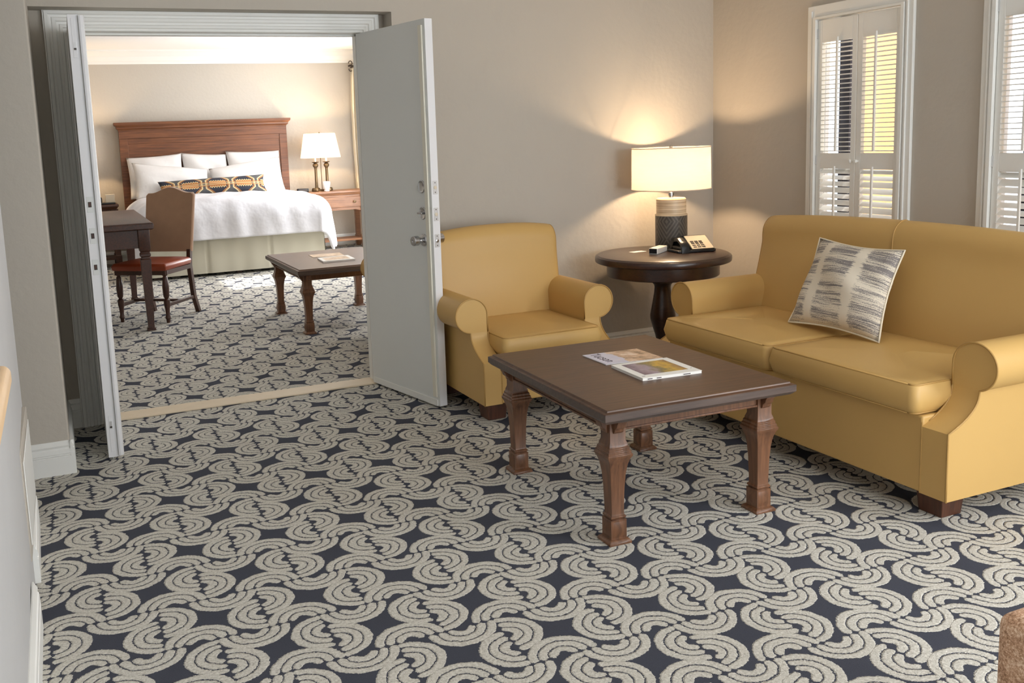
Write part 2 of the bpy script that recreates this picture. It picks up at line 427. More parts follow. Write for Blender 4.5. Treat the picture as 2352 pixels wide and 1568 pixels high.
crown('baseboard_left', [((-.190, 3.25), (-.200, 3.79), 1, 0), ((-.1705, -2.5), (-.180, 2.92), 1, 0)], bp)
crown('baseboard_bedroom', [((-1.1, 12.5), (4.0, 12.5), 0, -1), ((4.0, 5.25), (4.0, 12.5), -1, 0)], bp)
# door casing: stepped moulding, mitred at the corners
def casing(name, x0, x1, zt, wdt, y):
    steps = [(0, .012), (.010, .012), (.014, .019), (.026, .019), (.030, .015), (.040, .017), (.046, .023), (.060, .024), (.064, .020), (.074, .022), (.080, .030), (.094, .031), (.097, .025), (wdt, .025)]
    mb = MB(); steps = [(0, 0)]+steps+[(wdt, 0)]
    rings = [[(x0-a, y-b, 0) for a, b in steps], [(x0-a, y-b, zt+a) for a, b in steps], [(x1+a, y-b, zt+a) for a, b in steps], [(x1+a, y-b, 0) for a, b in steps]]
    mb.loft(rings, closed=True); return S(name, mb, 'trim', smooth=True, angle=20)
casing('trim_2', .108, 1.640, 2.022, .102, YR)
jb = MB(); jb.box(.094, .110, YR-.01, YB, 0, 2.034); jb.box(1.638, 1.652, YR-.01, YB, 0, 2.034); jb.box(.094, 1.652, YR-.01, YB, 2.020, 2.034)
jb.box(.108, .118, YR+.075, YB-.03, 0, 2.02); jb.box(1.630, 1.640, YR+.075, YB-.03, 0, 2.02); jb.box(.108, 1.640, YR+.075, YB-.03, 2.010, 2.022)
S('door_jamb', jb, 'trim')
S('threshold', B(.109, 1.639, 5.09, 5.235, 0, .010), 'thresh', bevel=.004)

# windows with plantation shutters (set in the right wall)
def make_window(name, a, b):
    t = thing(name, None, None, (WX, (a+b)/2, 0), kind='structure'); w2 = (b-a)/2
    c = MB()
    for sy in (-1, 1):     # casing uprights
        y0 = sy*w2; y1 = sy*(w2+.05)
        c.box(-.018, 0, min(y0, y1), max(y0, y1), ZB-.05, 2.058)
        y0 = sy*(w2+.012); y1 = sy*(w2+.022); c.box(-.026, -.016, min(y0, y1), max(y0, y1), ZB-.05, 2.03)
    c.box(-.018, 0, -w2, w2, ZT, 2.058); c.box(-.018, 0, -w2, w2, ZB-.05, ZB-.03)
    c.box(-.032, -.001, -w2-.07, w2+.07, ZB-.03, ZB)
    c.build('window_casing', 'trim', t, bevel=.003)
    j = MB()
    for sy in (-1, 1):
        j.box(-.03, .045, min(sy*w2, sy*(w2-.018)), max(sy*w2, sy*(w2-.018)), ZB, ZT)
    j.box(-.03, .045, -w2+.018, w2-.018, ZT-.012, ZT); j.box(-.03, .045, -w2+.018, w2-.018, ZB, ZB+.012); j.build('shutter_frame', 'trim', t)
    pw = w2-.022
    for k in (0, 1):
        y0 = 0.003 if k else -pw-.001; y1 = pw+.001 if k else -.003
        p = MB(); st = .032; top, mid0, mid1, bot = ZT-.020, 1.252, 1.167, ZB+.02
        utop = 1.855
        p.box(-.012, .014, y0, y0+st, bot, top); p.box(-.012, .014, y1-st, y1, bot, top)
        p.box(-.012, .014, y0+st, y1-st, utop, top); p.box(-.012, .014, y0+st, y1-st, mid1, mid0); p.box(-.012, .014, y0+st, y1-st, bot, bot+.09)
        po = p.build('shutter_panel', 'trim', t, bevel=.002)
        lu = MB(); n = 25
        for i in range(n):
            z = mid0+.012+(utop-mid0-.024)*i/(n-1); lu.box(-.017, .019, y0+st, y1-st, z-.0022, z+.0022)
        lu.build('upper_louvers', 'trim', po)
        ll = MB(); n = 15; zb = bot+.09; ang = math.radians(38)
        for i in range(n):
            z = zb+.014+(mid1-zb-.028)*i/(n-1); an = ang+(hsh(i, k, a)-.5)*.35
            dx, dz = .021*math.cos(an), .021*math.sin(an); th = .003
            ll.loft([[(-dx-th*.5, y, z-dz), (-dx+th, y, z-dz), (dx+th*.5, y, z+dz), (dx-th, y, z+dz)] for y in (y0+st, y1-st)])
        ll.build('lower_louvers', 'trim', po)
        yc = (y0+y1)/2+(.012 if k == 0 else -.012)
        B(-.028, -.018, yc-.005, yc+.005, mid0+.01, utop+.02).build('tilt_rod', 'trim', po)
        B(-.034, -.024, yc-.005, yc+.005, zb+.02, mid1+.015).build('tilt_rod', 'trim', po)
        ky = y1-.016 if k == 0 else y0+.016
        kn = MB(); kn.tube([(-.012, ky, 1.21), (-.02, ky, 1.21), (-.03, ky, 1.21), (-.036, ky, 1.21)], lambda u: (.005, .006, .011, .006)[round(u*3)], 14)
        kn.build('shutter_knob', 'trim', po, smooth=True)
        hy = y0 if k == 0 else y1
        hg = MB(); hg.box(-.016, -.010, hy-.004, hy+.004, 1.19, 1.24); hg.box(-.016, -.010, hy-.004, hy+.004, 1.88, 1.93); hg.box(-.016, -.010, hy-.004, hy+.004, .62, .67); hg.build('hinge', 'steel', po)
    sash = MB(); X0, X1 = .045, .070
    sash.box(X0, X1, -w2, -w2+.03, ZB, ZT); sash.box(X0, X1, w2-.03, w2, ZB, ZT); sash.box(X0, X1, -w2+.03, w2-.03, ZT-.03, ZT); sash.box(X0, X1, -w2+.03, w2-.03, ZB, ZB+.04)
    sash.build('window_sash', 'sill', t)
    B(X0, X1+.012, w2*.34, w2*.58, ZB, ZT).build('window_mullion', 'outdark', t, label='dark centre mullion')
    B(.056, .060, -w2+.02, w2-.02, ZB+.02, ZT-.02).build('glass_pane', 'glass', t)
    return t
make_window('window_1', *wins[0]); make_window('window_2', *wins[1])

# outside: sunlit orange wall, an unseen wall added to block the sun, and paving
o = B(6.4, 7.0, 5.30, 6.12, -.5, 5.0).build('garden_pier', 'outwall', bevel=.02); tag(o, 'orange stucco pier outside, seen through the left shuttered window', 'wall', kind='structure')
o = B(7.6, 7.9, -4, 4.6, -.5, 7.0).build('sun_block_wall', 'outwall'); tag(o, kind='structure')  # out of view, added to keep sun off the shuttered windows
o = B(4.15, 14, -6, 16, -.6, -.5).build('outdoor_paving', 'outground'); tag(o, kind='structure')

# ------------------------------------------------------------ doors
def make_door(name, hinge, free, side, active):
    # side=+1: thickness to the right of hinge->free seen from above flipped; leaf local x from hinge (0) to free (L), y thickness
    hx, hy = hinge; fx, fy = free; L = math.hypot(fx-hx, fy-hy); rz = math.atan2(fy-hy, fx-hx)
    t = thing(name, None, None, (hx, hy, 0), rz, kind='structure'); T = .045
    y0, y1 = (0, T) if side > 0 else (-T, 0)
    B(0, L-.0015, y0, y1, .012, 2.016).build('door_panel', 'doorp', t, bevel=.0015)
    B(L-.0015, L+.0005, y0+.0005, y1-.0005, .013, 2.015).build('door_edge', 'dooredge', t)
    return t, L, y0, y1
# right leaf, swung wide open towards the armchair. local y<0 side faces camera-left
t, L, y0, y1 = make_door('door_1', (1.618, 5.118), (1.763, 4.43), 1, True)
# y0 face (y=0) looks left towards the doorway
B(L-.052, L-.020, -.010, 0, .06, 1.985).build('astragal_strip', 'astrag', t, bevel=.002)
B(.01, L-.02, -.006, 0, .012, .045).build('door_sweep', 'trim', t)
def disc(mb, x, y, z, prof, seg=28, axis='y', sgn=-1):
    rings = [[(x+r*math.cos(2*PI*j/seg), y+sgn*d, z+r*math.sin(2*PI*j/seg)) for j in range(seg)] for r, d in prof]
    mb.loft(rings); return mb
kx = L-.088
disc(MB(), kx, 0, .895, [(.033, 0), (.033, .004), (.028, .010), (.014, .014), (.012, .030), (.022, .036), (.026, .042), (.026, .066), (.023, .071), (.008, .071), (.006, .067)]).build('door_knob', 'chrome', t, smooth=True, angle=30)
disc(MB(), kx, y1, .895, [(.033, 0), (.033, .004), (.028, .010), (.014, .014), (.012, .030), (.022, .036), (.026, .042), (.026, .066), (.023, .071)], sgn=1).build('door_knob', 'chrome', t, smooth=True, angle=30)
for z, turn in ((1.036, True), (1.174, False)):
    db = disc(MB(), kx, 0, z, [(.034, 0), (.034, .003), (.030, .007), (.024, .004), (.006, .003)]).build('deadbolt_plate', 'chrome', t, smooth=True, angle=30)
    if turn: B(kx-.022, kx+.022, -.024, -.004, z-.005, z+.006).build('thumb_turn', 'chrome', db, bevel=.002)
for z in (.895, 1.032, 1.170):
    pl = B(L, L+.002, .008, .037, z-.034, z+.034).build('latch_plate', 'steel', t, bevel=.001)
    disc(MB(), 0, 0, 0, [(.009, 0), (.009, .003), (.006, .004)], 16).build('bolt', 'phone_face' if z > .9 else 'chrome', pl, smooth=True)
    b = pl.children[0]; b.rotation_euler = (0, 0, PI/2); b.location = (L+.002, .022, z)
    sm = MB(); sm.box(L+.002, L+.003, .020, .025, z-.027, z-.022); sm.box(L+.002, L+.003, .020, .025, z+.022, z+.027); sm.build('screw', 'iron', pl)
# left leaf, swung open nearly square to the wall, seen edge on
t, L, y0, y1 = make_door('door_2', (.112, 5.118), (.104, 4.45), 1, False)
as_ = MB(); as_.prism([(L-.03, y1), (L+.012, y1), (L+.014, y1+.008), (L+.010, y1+.020), (L-.01, y1+.024), (L-.03, y1+.020)], 'z', .02, 2.01)
as_.build('astragal_strip', 'dooredge', t, smooth=True, angle=30)
gv = MB(); gv.box(L, L+.0012, y1-.005, y1-.001, .02, 2.01); gv.build('edge_groove', 'doorp', t)
for z0, z1 in ((1.83, 2.00), (.04, .21)):
    fb = B(L, L+.0018, .013, .030, z0, z1).build('flush_bolt', 'dooredge', t, bevel=.001)
    zc = z0+.03 if z0 > 1 else z1-.06
    B(L+.0018, L+.003, .017, .027, zc, zc+.035).build('bolt_slide', 'steel', fb)
    B(L+.003, L+.0045, .017, .027, zc+.004, zc+.012).build('bolt_slot', 'keys', fb)
MB().lathe([(.004, -.012), (.004, .012)], L-.02, .02, 10).build('bolt_pin', 'steel', t, smooth=True).location = (0, 0, .012)
for z in (1.188, 1.047, .905):
    sp = B(L, L+.002, .008, .036, z-.035, z+.035).build('strike_plate', 'doorp', t, bevel=.001)
    B(L+.002, L+.0035, .014, .028, z-.012, z+.012).build('strike_hole', 'iron', sp)
    B(L+.0035, L+.0045, .017, .024, z-.007, z+.008).build('bolt_recess', 'foot_wood', sp)

# ------------------------------------------------------------ upholstered sofa and armchair (front faces local -y)
def cushion(mb, x0, x1, y0, y1, z0, z1, crown, r=.03, n=14, seed=0, wr=.0):
    def ring(z, ins):
        pts = []; a0, a1, b0, b1 = x0+ins, x1-ins, y0+ins, y1-ins; rr = max(.004, r-ins*.3)
        for cx, cy, st in ((a1-rr, b0+rr, -90), (a1-rr, b1-rr, 0), (a0+rr, b1-rr, 90), (a0+rr, b0+rr, 180)):
            for k in range(5):
                an = math.radians(st+k*22.5); pts.append((cx+rr*math.cos(an), cy+rr*math.sin(an), z))
        return pts
    h = z1-z0; rings = []
    for zf, ins in ((0, .022), (.08, .006), (.25, 0), (.5, -.007), (.75, 0), (.93, .004), (1, .012)): rings.append(ring(z0+h*zf, ins))
    W, D = (x1-x0)/2, (y1-y0)/2; cx, cy = (x0+x1)/2, (y0+y1)/2
    for k in range(1, 8):
        s = 1-k/8; zz = z1+crown*(1-s**2.2)
        base = ring(z1, .012)
        rings.append([(cx+(p[0]-cx)*s, cy+(p[1]-cy)*s, zz+wr*(hsh(round(p[0]*9), round(p[1]*9), seed)-.5)*s*4*(1-s)) for p in base])
    mb.loft(rings)
    return ring(z1-.002, .009), ring(z0+h*.03, .012)
def make_seating(kind, W, DEP, P):
    o = P; hw = W/2; aw = o['aw']
    t = thing(o['name'], o['label'], o['cat'])
    for sx in (-1, 1):
        mb = MB(); xo, xi = sx*hw, sx*(hw-aw); zb, zs = .10, o['zsh']; sb = o['setback']; cz, cr = o['cz'], o['cr']; zn = cz-math.sqrt(cr*cr-o['coff']**2)
        def yf(z):
            if z <= zs: return 0.0
            if z >= zn: return sb
            u = (z-zs)/(zn-zs); return sb*(1-(1-u)**2.3)
        cxs = sx*(hw+o['coff'])
        lv = [zb, zb+.08, zs-.08, zs-.02, zs]+[zs+(zn-zs)*k/9 for k in range(1, 10)]
        secs = []
        for z in lv:
            wv = .004 if zs-.03 < z < zs+.03 else 0
            secs.append([(xi, yf(z), z), (xo, yf(z)-wv*0, z), (xo, DEP, z), (xi, DEP, z)])
        mb.loft(secs)
        # rolled top of the arm: neck and roll share one outline, run front to back
        cxr = abs(cxs); arc = [(xi, zn), (xi, cz-.02)]
        aend = -math.acos(max(-1, min(1, (abs(xo)-cxr)/cr)))
        for k in range(31):
            an = PI+(aend-PI)*k/30; arc.append((sx*(cxr+cr*math.cos(an)), cz+cr*math.sin(an)))
        mx, mz = (xi+xo)/2, cz
        rr = []
        for y, k in ((sb, 1.0), (sb+.05, 1.0), (sb+.25, 1.0), (o['ayend'], 1.0)):
            rr.append([(mx+(px-mx)*k, y, mz+(pz-mz)*k) for px, pz in arc])
        mb.loft(rr)
        a = mb.build('armrest', 'leather', t, smooth=True, angle=42)
        pth = [(xo, -.001, zb)]+[(xo, yf(z)-.001, z) for z in lv[1:]]
        pth += [(px, sb-.001, pz) for px, pz in arc[::-1][1:]]+[(xi, yf(z)-.001, z) for z in lv[::-1][:9]]
        MB().tube(pth, .0036, 6).build('piping', 'welt', a, smooth=True, angle=180)
    # front rail and body
    xi = hw-aw; b = MB(); b.box(-xi, xi, .004, DEP-.10, .10, o['seatz0']-.004); b.build('base', 'leather', t, bevel=.008, seg=3)
    # back rest: lofted along x
    us = [0, .006, .014, .024, .036]; us = [-1.004+x/hw for x in us]; us = us+[us[-1]+(-2*us[-1])*k/28 for k in range(1, 28)]+[-x for x in us[::-1]]
    secs = []; nx = len(us)-1
    rt, rf = .085, .075
    y_s, y_t, zt, th = o['yseat'], o['ytop'], o['ztop'], o['thick']
    for i in range(nx+1):
        u = us[i]; x = hw*u
        e = max(0, (abs(u)-(1-.035/hw))/(.035/hw)); ins = .028*(1-math.sqrt(max(0, 1-e*e)))
        top = zt+o['crown']*(1-abs(u)**2.4)-ins*.6; 
        zlo = .12; q = []
        bl = .022*(1-u*u)
        for k in range(13):
            v = k/12; z = .38+(top-rt-.38)*v; y = y_s+(y_t-y_s)*min(1, v*1.1)**.8-bl*math.sin(PI*min(1, v*1.05))+ins
            q.append((x, y, z))
        for k in range(1, 7):
            an = PI/2*k/6; q.append((x, y_t+ins+rf-rf*math.cos(an), top-rt+rt*math.sin(an)))
        for k in range(1, 5):
            an = PI/2*k/4; q.append((x, y_t+th-ins-.05+.05*math.sin(an), top-.01-.05+.05*math.cos(an)))
        q += [(x, y_t+th-ins+.01, .6), (x, DEP-ins, zlo), (x, y_s+.10, zlo), (x, y_s+.02, .36)]
        secs.append(q)
    bk = MB().loft(secs).build('backrest', 'leather', t, smooth=True, angle=50)
    # welts along the back's side edges, and the centre seam of a two seater
    for sx in (-1, 1): MB().tube([(sx*abs(p[0]), p[1]+.001, p[2]) for p in secs[2][5:22]], .0035, 6).build('piping', 'welt', bk, smooth=True, angle=180)
    n = o['n']
    if n == 2: MB().tube([(p[0], p[1]-.0005, p[2]+.001) for p in secs[nx//2][1:24]], .0032, 6).build('centre_seam', 'welt', bk, smooth=True, angle=180)
    wseat = 2*xi/n
    for k in range(n):
        x0, x1 = -xi+wseat*k+.003, -xi+wseat*(k+1)-.003
        mb = MB(); top, bot = cushion(mb, x0, x1, o['sy0'], y_s+.05, o['seatz0'], o['seatz1'], o['scrown'], wr=o.get('wr', 0), seed=k)
        cu = mb.build('seat_cushion', 'leather', t, smooth=True, angle=60)
        MB().tube(top+[top[0]], .0035, 6).build('piping', 'welt', cu, smooth=True, angle=180)
        MB().tube(bot+[bot[0]], .003, 6).build('piping', 'welt', cu, smooth=True, angle=180)
    for sx in (-1, 1):
        for y, yy in ((.07, .125), (DEP-.14, DEP-.2)):
            x = sx*(hw-.125) if n == 2 else sx*(hw-.10)
            MB().sq(x, y+.055, [(0, .098), (.104, .116)]).build('foot', 'foot_wood', t, bevel=.003)
    if o.get('seams'):
        MB().tube([(hw-aw, .001, .10), (hw-aw, .001, .36)], .003, 6).build('rail_seam', 'welt', t)
        MB().tube([(-hw+aw, .001, .10), (-hw+aw, .001, .36)], .003, 6).build('rail_seam', 'welt', t)
    return t
sofa = make_seating('sofa', 1.692, .86, dict(name='sofa', cat='sofa', label='mustard leather two-seat sofa with rolled arms below the shuttered windows',
    aw=.107, zsh=.345, setback=.145, cz=.56, cr=.085, coff=-.022, ayend=.66, yseat=.545, ytop=.665, ztop=.945, thick=.15, crown=.03,
    seatz0=.385, seatz1=.495, scrown=.018, sy0=-.035, n=2, wr=.012, seams=True))
place(sofa, (2.735, 3.024, 0), -PI/2)
chair = make_seating('chair', .757, .77, dict(name='armchair', cat='armchair', label='mustard leather armchair with rolled arms behind the open white door',
    aw=.095, zsh=.315, setback=.145, cz=.53, cr=.087, coff=-.008, ayend=.60, yseat=.52, ytop=.575, ztop=.905, thick=.14, crown=.028,
    seatz0=.335, seatz1=.435, scrown=.012, sy0=-.035, n=1, seams=True))
place(chair, (2.2235, 4.04, 0), 0)

# ------------------------------------------------------------ pillows
def pillow(name, c, thick, mat, nvec=None, pinch=.06, parent=None, welt=None, n=18, label=None, cat=None, group=None, exp=.55, seed=0):
    # c = four corners: (u0v0, u1v0, u0v1, u1v1)
    c = [Vector(p) for p in c]; cen = sum(c, Vector())/4
    nv = ((c[1]-c[0]).cross(c[2]-c[0])).normalized()
    def P(u, v, s):
        p = c[0]*(1-u)*(1-v)+c[1]*u*(1-v)+c[2]*(1-u)*v+c[3]*u*v
        U, V = 2*u-1, 2*v-1
        p = p+(cen-p)*pinch*((1-U*U)*abs(V)**3+(1-V*V)*abs(U)**3)
        b = max(0, (1-U**2)*(1-V**2))**exp
        wv = .010*math.sin(9*u+5*v+seed)*b+.006*math.sin(17*u*v+seed*3+6*v)*b
        return p+nv*s*(thick/2*b+wv)-cen
    mb = MB(); idx = {}; uvs = []
    for s in (1, -1):
        for j in range(n+1):
            for i in range(n+1):
                mb.v.append(tuple(P(i/n, j/n, s))); uvs.append((i/n, j/n))
        o = 0 if s == 1 else (n+1)**2
        for j in range(n):
            for i in range(n):
                q = (o+j*(n+1)+i, o+j*(n+1)+i+1, o+(j+1)*(n+1)+i+1, o+(j+1)*(n+1)+i); mb.f.append(q if s == 1 else q[::-1])
    if welt:
        t = thing(name, label, cat, cen, group=group)
        ob = mb.build('cushion_body', mat, t, smooth=True, angle=180, merge=True, uvfn=lambda i, co: uvs[i])
        loop = [P(i/n, 0, 1) for i in range(n)]+[P(1, j/n, 1) for j in range(n)]+[P(1-i/n, 1, 1) for i in range(n)]+[P(0, 1-j/n, 1) for j in range(n+1)]
        MB().tube(loop, .004, 6).build('piping', welt, t, smooth=True, angle=180)
        return t
    ob = mb.build(name, mat, None, smooth=True, angle=180, merge=True, uvfn=lambda i, co: uvs[i]); ob.location = cen
    return tag(ob, label, cat, group)
pillow('throw_pillow', [(3.06, 3.290, .515), (3.06, 2.775, .515), (3.315, 3.365, .880), (3.300, 2.870, .868)], .15, 'throw', welt='curtain', pinch=.09,
       label='square cream throw pillow with grey ikat stripes leaning on the sofa back', cat='pillow', exp=.5)

# ------------------------------------------------------------ coffee tables
def make_coffee_table(label, w, d, rz_bracket=True):
    t = thing('coffee_table', label, 'coffee table'); HT = .50
    hw, hd = w/2, d/2
    tp = MB(); tp.loft([[(sx*(hw-i), sy*(hd-i), z) for sx, sy in ((-1, -1), (1, -1), (1, 1), (-1, 1))] for z, i in
          ((.452, .016), (.456, .010), (.462, .004), (.466, .0), (.490, 0), (.492, .004), (.4925, .012), (.500, .015))])
    tp.build('tabletop', 'top_wood', t, bevel=.002)
    ed = MB(); tp2 = [(.4525, .014), (.4565, .0085), (.4625, .0025), (.466, -.0008), (.4895, -.0008)]
    ed.loft([[(sx*(hw-i), sy*(hd-i), z) for sx, sy in ((-1, -1), (1, -1), (1, 1), (-1, 1))] for z, i in tp2], cap=False)
    ed.build('top_edge_band', 'edge_wood', t)
    lx, ly = hw-.085, hd-.095
    ap = MB()
    for s in (-1, 1):
        ap.box(-lx, lx, s*ly-.010+s*.012, s*ly+.010+s*.012, .405, .452); ap.box(s*lx-.010+s*.012, s*lx+.010+s*.012, -ly, ly, .405, .452)
        ap.box(-lx, lx, s*ly-.014+s*.014, s*ly+.012+s*.014, .405, .413); ap.box(s*lx-.014+s*.014, s*lx+.012+s*.014, -ly, ly, .405, .413)
    ap.box(-hw+.045, hw-.045, -hd+.045, hd-.045, .444, .4535)
    ap.build('apron', 'leg_wood', t, bevel=.002)
    for sx in (-1, 1):
        for sy in (-1, 1):
            mb = MB(); cx, cy = sx*lx, sy*ly
            mb.sq(cx, cy, [(0, .088), (.008, .088), (.013, .080), (.018, .066), (.018, .062), (.086, .062), (.086, .052), (.089, .052), (.092, .060), (.098, .060), (.101, .052), (.108, .049),
                           (.20, .054), (.25, .061), (.285, .072), (.305, .085), (.316, .097), (.323, .098), (.327, .090), (.334, .090), (.338, .082), (.346, .082), (.350, .074), (.358, .072), (.372, .062), (.45, .062)])
            for k in range(4):   # pyramid facets on the foot block
                an = k*PI/2; ca, sa = math.cos(an), math.sin(an)
                def Rp(a, b, z): return (cx+a*ca-b*sa, cy+a*sa+b*ca, z)
                mb.add([Rp(.031, -.025, .024), Rp(.031, .025, .024), Rp(.031, .025, .080), Rp(.031, -.025, .080), Rp(.043, 0, .052)], [(0, 1, 4), (1, 2, 4), (2, 3, 4), (3, 0, 4)])
            lg = mb.build('leg', 'leg_wood', t, bevel=.0012, seg=1)
            br_ = MB()
            pr = [(0, .452), (.034, .452), (.034, .444), (.028, .438), (.024, .425), (.012, .415), (.010, .405), (0, .398)]
            br_.prism([(cx+sx*(.030+a), z) for a, z in pr], 'y', cy-.018, cy+.018); br_.prism([(cy+sy*(.030+a), z) for a, z in pr], 'x', cx-.018, cx+.018)
            br_.build('bracket', 'leg_wood', lg, bevel=.001, seg=1)
    return t
ct = make_coffee_table('large brown wood coffee table with moulded legs in front of the sofa', .79, .965)
place(ct, (2.008, 3.020, 0), math.radians(-1.6))
ct2 = make_coffee_table('dark brown wood coffee table with moulded legs on the bedroom carpet', .86, 1.15)
place(ct2, (2.00, 7.24, 0), math.radians(0))

def magazine(name, label, c, z0, th, mat_cover, page='paper', cat='magazine', group=None):
    # c: four corners (u0v0,u1v0,u0v1,u1v1) in plan; built flat and centred
    cx = sum(p[0] for p in c)/4; cy = sum(p[1] for p in c)/4
    t = thing(name, label, cat, (cx, cy, z0), group=group)
    L = [(p[0]-cx, p[1]-cy) for p in c]
    q = [L[0], L[1], L[3], L[2]]
    MB().prism([(a*.99, b*.99) for a, b in q], 'z', 0, th-.0012).build('pages', page, t)
    cv = MB().prism(q, 'z', th-.0012, th)
    uvm = {0: (0, 0), 1: (1, 0), 2: (1, 1), 3: (0, 1)}
    co = cv.build('cover', mat_cover, t, uvfn=lambda i, p: uvm[i % 4])
    def bil(u, v): return (L[0][0]*(1-u)*(1-v)+L[1][0]*u*(1-v)+L[2][0]*(1-u)*v+L[3][0]*u*v, L[0][1]*(1-u)*(1-v)+L[1][1]*u*(1-v)+L[2][1]*(1-u)*v+L[3][1]*u*v)
    return t, co, bil
def patch(bil, u0, u1, v0, v1, z, name, mat, parent, uv=True):
    pts = [bil(u0, v0), bil(u1, v0), bil(u1, v1), bil(u0, v1)]
    uvm = {0: (0, 0), 1: (1, 0), 2: (1, 1), 3: (0, 1)}
    return MB().prism(pts, 'z', z, z+.0004).build(name, mat, parent, uvfn=lambda i, p: uvm[i % 4])
def text(body, size, parent, mat, loc, rot, name='title', xs=1.0):
    cu = bpy.data.curves.new(name, 'FONT'); cu.body = body; cu.size = size; cu.extrude = .0002; cu.align_x = 'CENTER'; cu.align_y = 'CENTER'
    tmp = bpy.data.objects.new('tmp', cu); C.objects.link(tmp)
    bpy.context.view_layer.update()
    me = bpy.data.meshes.new_from_object(tmp.evaluated_get(bpy.context.evaluated_depsgraph_get()))
    bpy.data.objects.remove(tmp); me.materials.clear(); me.materials.append(M[mat]); me.name = name
    o = bpy.data.objects.new(name, me); C.objects.link(o); o.parent = parent; o.location = loc; o.rotation_euler = rot; o.scale = (xs, 1, 1); return o
# pale magazine with the title along its left edge (photo reads from the window side)
t, co, bil = magazine('magazine', 'pale magazine with a brown photo and dark title, behind the white one', [(1.945, 3.09), (2.20, 3.065), (1.945, 3.27), (2.20, 3.252)], .500, .004, 'photo2')
p = bil(.17, .55); text('Tucson', .062, co, 'ink', (p[0], p[1], .0042), (0, 0, -PI/2-.0), xs=.78)
# white magazine with a framed photo
t, co, bil = magazine('magazine', 'white bordered magazine with yellow and violet photo at table edge', [(1.93, 2.815), (2.185, 2.797), (1.94, 3.045), (2.195, 3.033)], .500, .011, 'paper')
patch(bil, .13, .87, .17, .90, .0110, 'cover_photo', 'photo1', co)
for u0, u1, v in ((.93, .95, .2), (.05, .10, .10)): patch(bil, u0, u1, v, v+.012, .0110, 'small_print', 'ink', co)
def quad_on_spine(u0, u1):
    sp = MB(); a, b = bil(u0, 0), bil(u1, 0); sp.add([(a[0], a[1]-.0012, .004), (b[0], b[1]-.0012, .004), (b[0], b[1]-.0012, .007), (a[0], a[1]-.0012, .007)], [(0, 1, 2, 3)]); sp.build('spine_print', 'ink', t)
for u0, u1 in ((.08, .16), (.23, .31), (.68, .80)): quad_on_spine(u0, u1)
t, co, bil = magazine('magazine', 'thin pale leaflet on the bedroom coffee table, behind the thicker magazine', [(1.86, 7.33), (2.11, 7.28), (1.87, 7.52), (2.13, 7.50)], .500, .003, 'photo3')
t, co, bil = magazine('magazine', 'white bordered magazine near the front of the bedroom coffee table', [(1.84, 6.95), (2.10, 6.95), (1.86, 7.20), (2.12, 7.22)], .500, .012, 'paper')
patch(bil, .12, .88, .15, .85, .0120, 'cover_photo', 'photo3', co)

# ------------------------------------------------------------ round pedestal table and what stands on it
RT = (3.235, 4.505)
t = thing('round_side_table', 'round dark wood pedestal table between the armchair and the sofa', 'side table', (RT[0], RT[1], 0)); R_ = .392
MB().lathe([(.05, .655), (R_-.012, .655), (R_-.002, .660), (R_, .670), (R_, .685), (R_-.004, .692), (R_-.010, .694), (R_-.014, .698), (R_-.020, .700), (.1, .700)], seg=96).build('tabletop', 'dark_wood', t, smooth=True, angle=30)
MB().lathe([(.05, .575), (.318, .575), (.324, .580), (.324, .655), (.05, .655)], seg=80).build('apron', 'dark_wood', t, smooth=True, angle=30)
MB().lathe([(.06, .10), (.07, .14), (.045, .165), (.040, .185), (.046, .215), (.060, .26), (.073, .31), (.074, .335), (.062, .40), (.051, .46), (.047, .50), (.050, .515), (.062, .528), (.062, .548), (.056, .556), (.060, .576)], seg=48).build('pedestal', 'dark_wood', t, smooth=True, angle=40)
for k in range(3):
    an = math.radians(95+120*k)
    mb = MB(); rings = []
    for u in range(9):
        s = u/8; r = .03+.25*s; zc = .13-.095*math.sin(s*PI/2)**1.2; hgt = .055-.025*s; wd = .045-.01*s
        cxx, cyy = r*math.cos(an), r*math.sin(an); px, py = -math.sin(an)*wd/2, math.cos(an)*wd/2; zc = max(zc, hgt/2)
        rings.append([(cxx-px, cyy-py, zc-hgt/2), (cxx+px, cyy+py, zc-hgt/2), (cxx+px, cyy+py, zc+hgt/2), (cxx-px, cyy-py, zc+hgt/2)])
    mb.loft(rings).build('leg', 'dark_wood', t, bevel=.006)

LP = (3.430, 4.685)
t = thing('table_lamp', 'lit table lamp with drum linen shade and carved charcoal base', 'lamp', (LP[0], LP[1], .700))
MB().lathe([(.088, 0), (.094, .004), (.096, .012), (.096, .198), (.096, .200), (.09, .203)], seg=64).build('lamp_base', 'lampbase', t, smooth=True, angle=35)
MB().lathe([(.097, .200), (.0985, .203), (.097, .207), (.089, .208), (.089, .298), (.084, .305), (.02, .308)], seg=64).build('lamp_neck', 'lampneck', t, smooth=True, angle=35, label='banded beige ceramic neck')
MB().lathe([(.013, .306), (.013, .318), (.017, .320), (.017, .338), (.012, .342), (.012, .39), (.018, .392), (.018, .44), (.010, .445)], seg=24).build('lamp_socket', 'chrome', t, smooth=True, angle=35)
sh = MB(); seg = 72; R1, z0, z1 = .236, .360, .608
sh.loft([[(r*math.cos(2*PI*j/seg), r*math.sin(2*PI*j/seg), z) for j in range(seg)] for r, z in ((R1, z0), (R1-.003, z1))], cap=False)
sho = sh.build('lamp_shade', 'shade', t, smooth=True, angle=60)
for r, z in ((R1+.0005, z0), (R1-.0025, z1)): MB().tube([(r*math.cos(2*PI*j/seg), r*math.sin(2*PI*j/seg), z) for j in range(seg+1)], .0028, 6).build('shade_trim', 'shade', sho, smooth=True)
sp = MB()
for k in range(3):
    an = 2*PI*k/3+.3; sp.tube([(0, 0, z1-.012), (R1*.98*math.cos(an), R1*.98*math.sin(an), z1-.006)], .0018, 6)
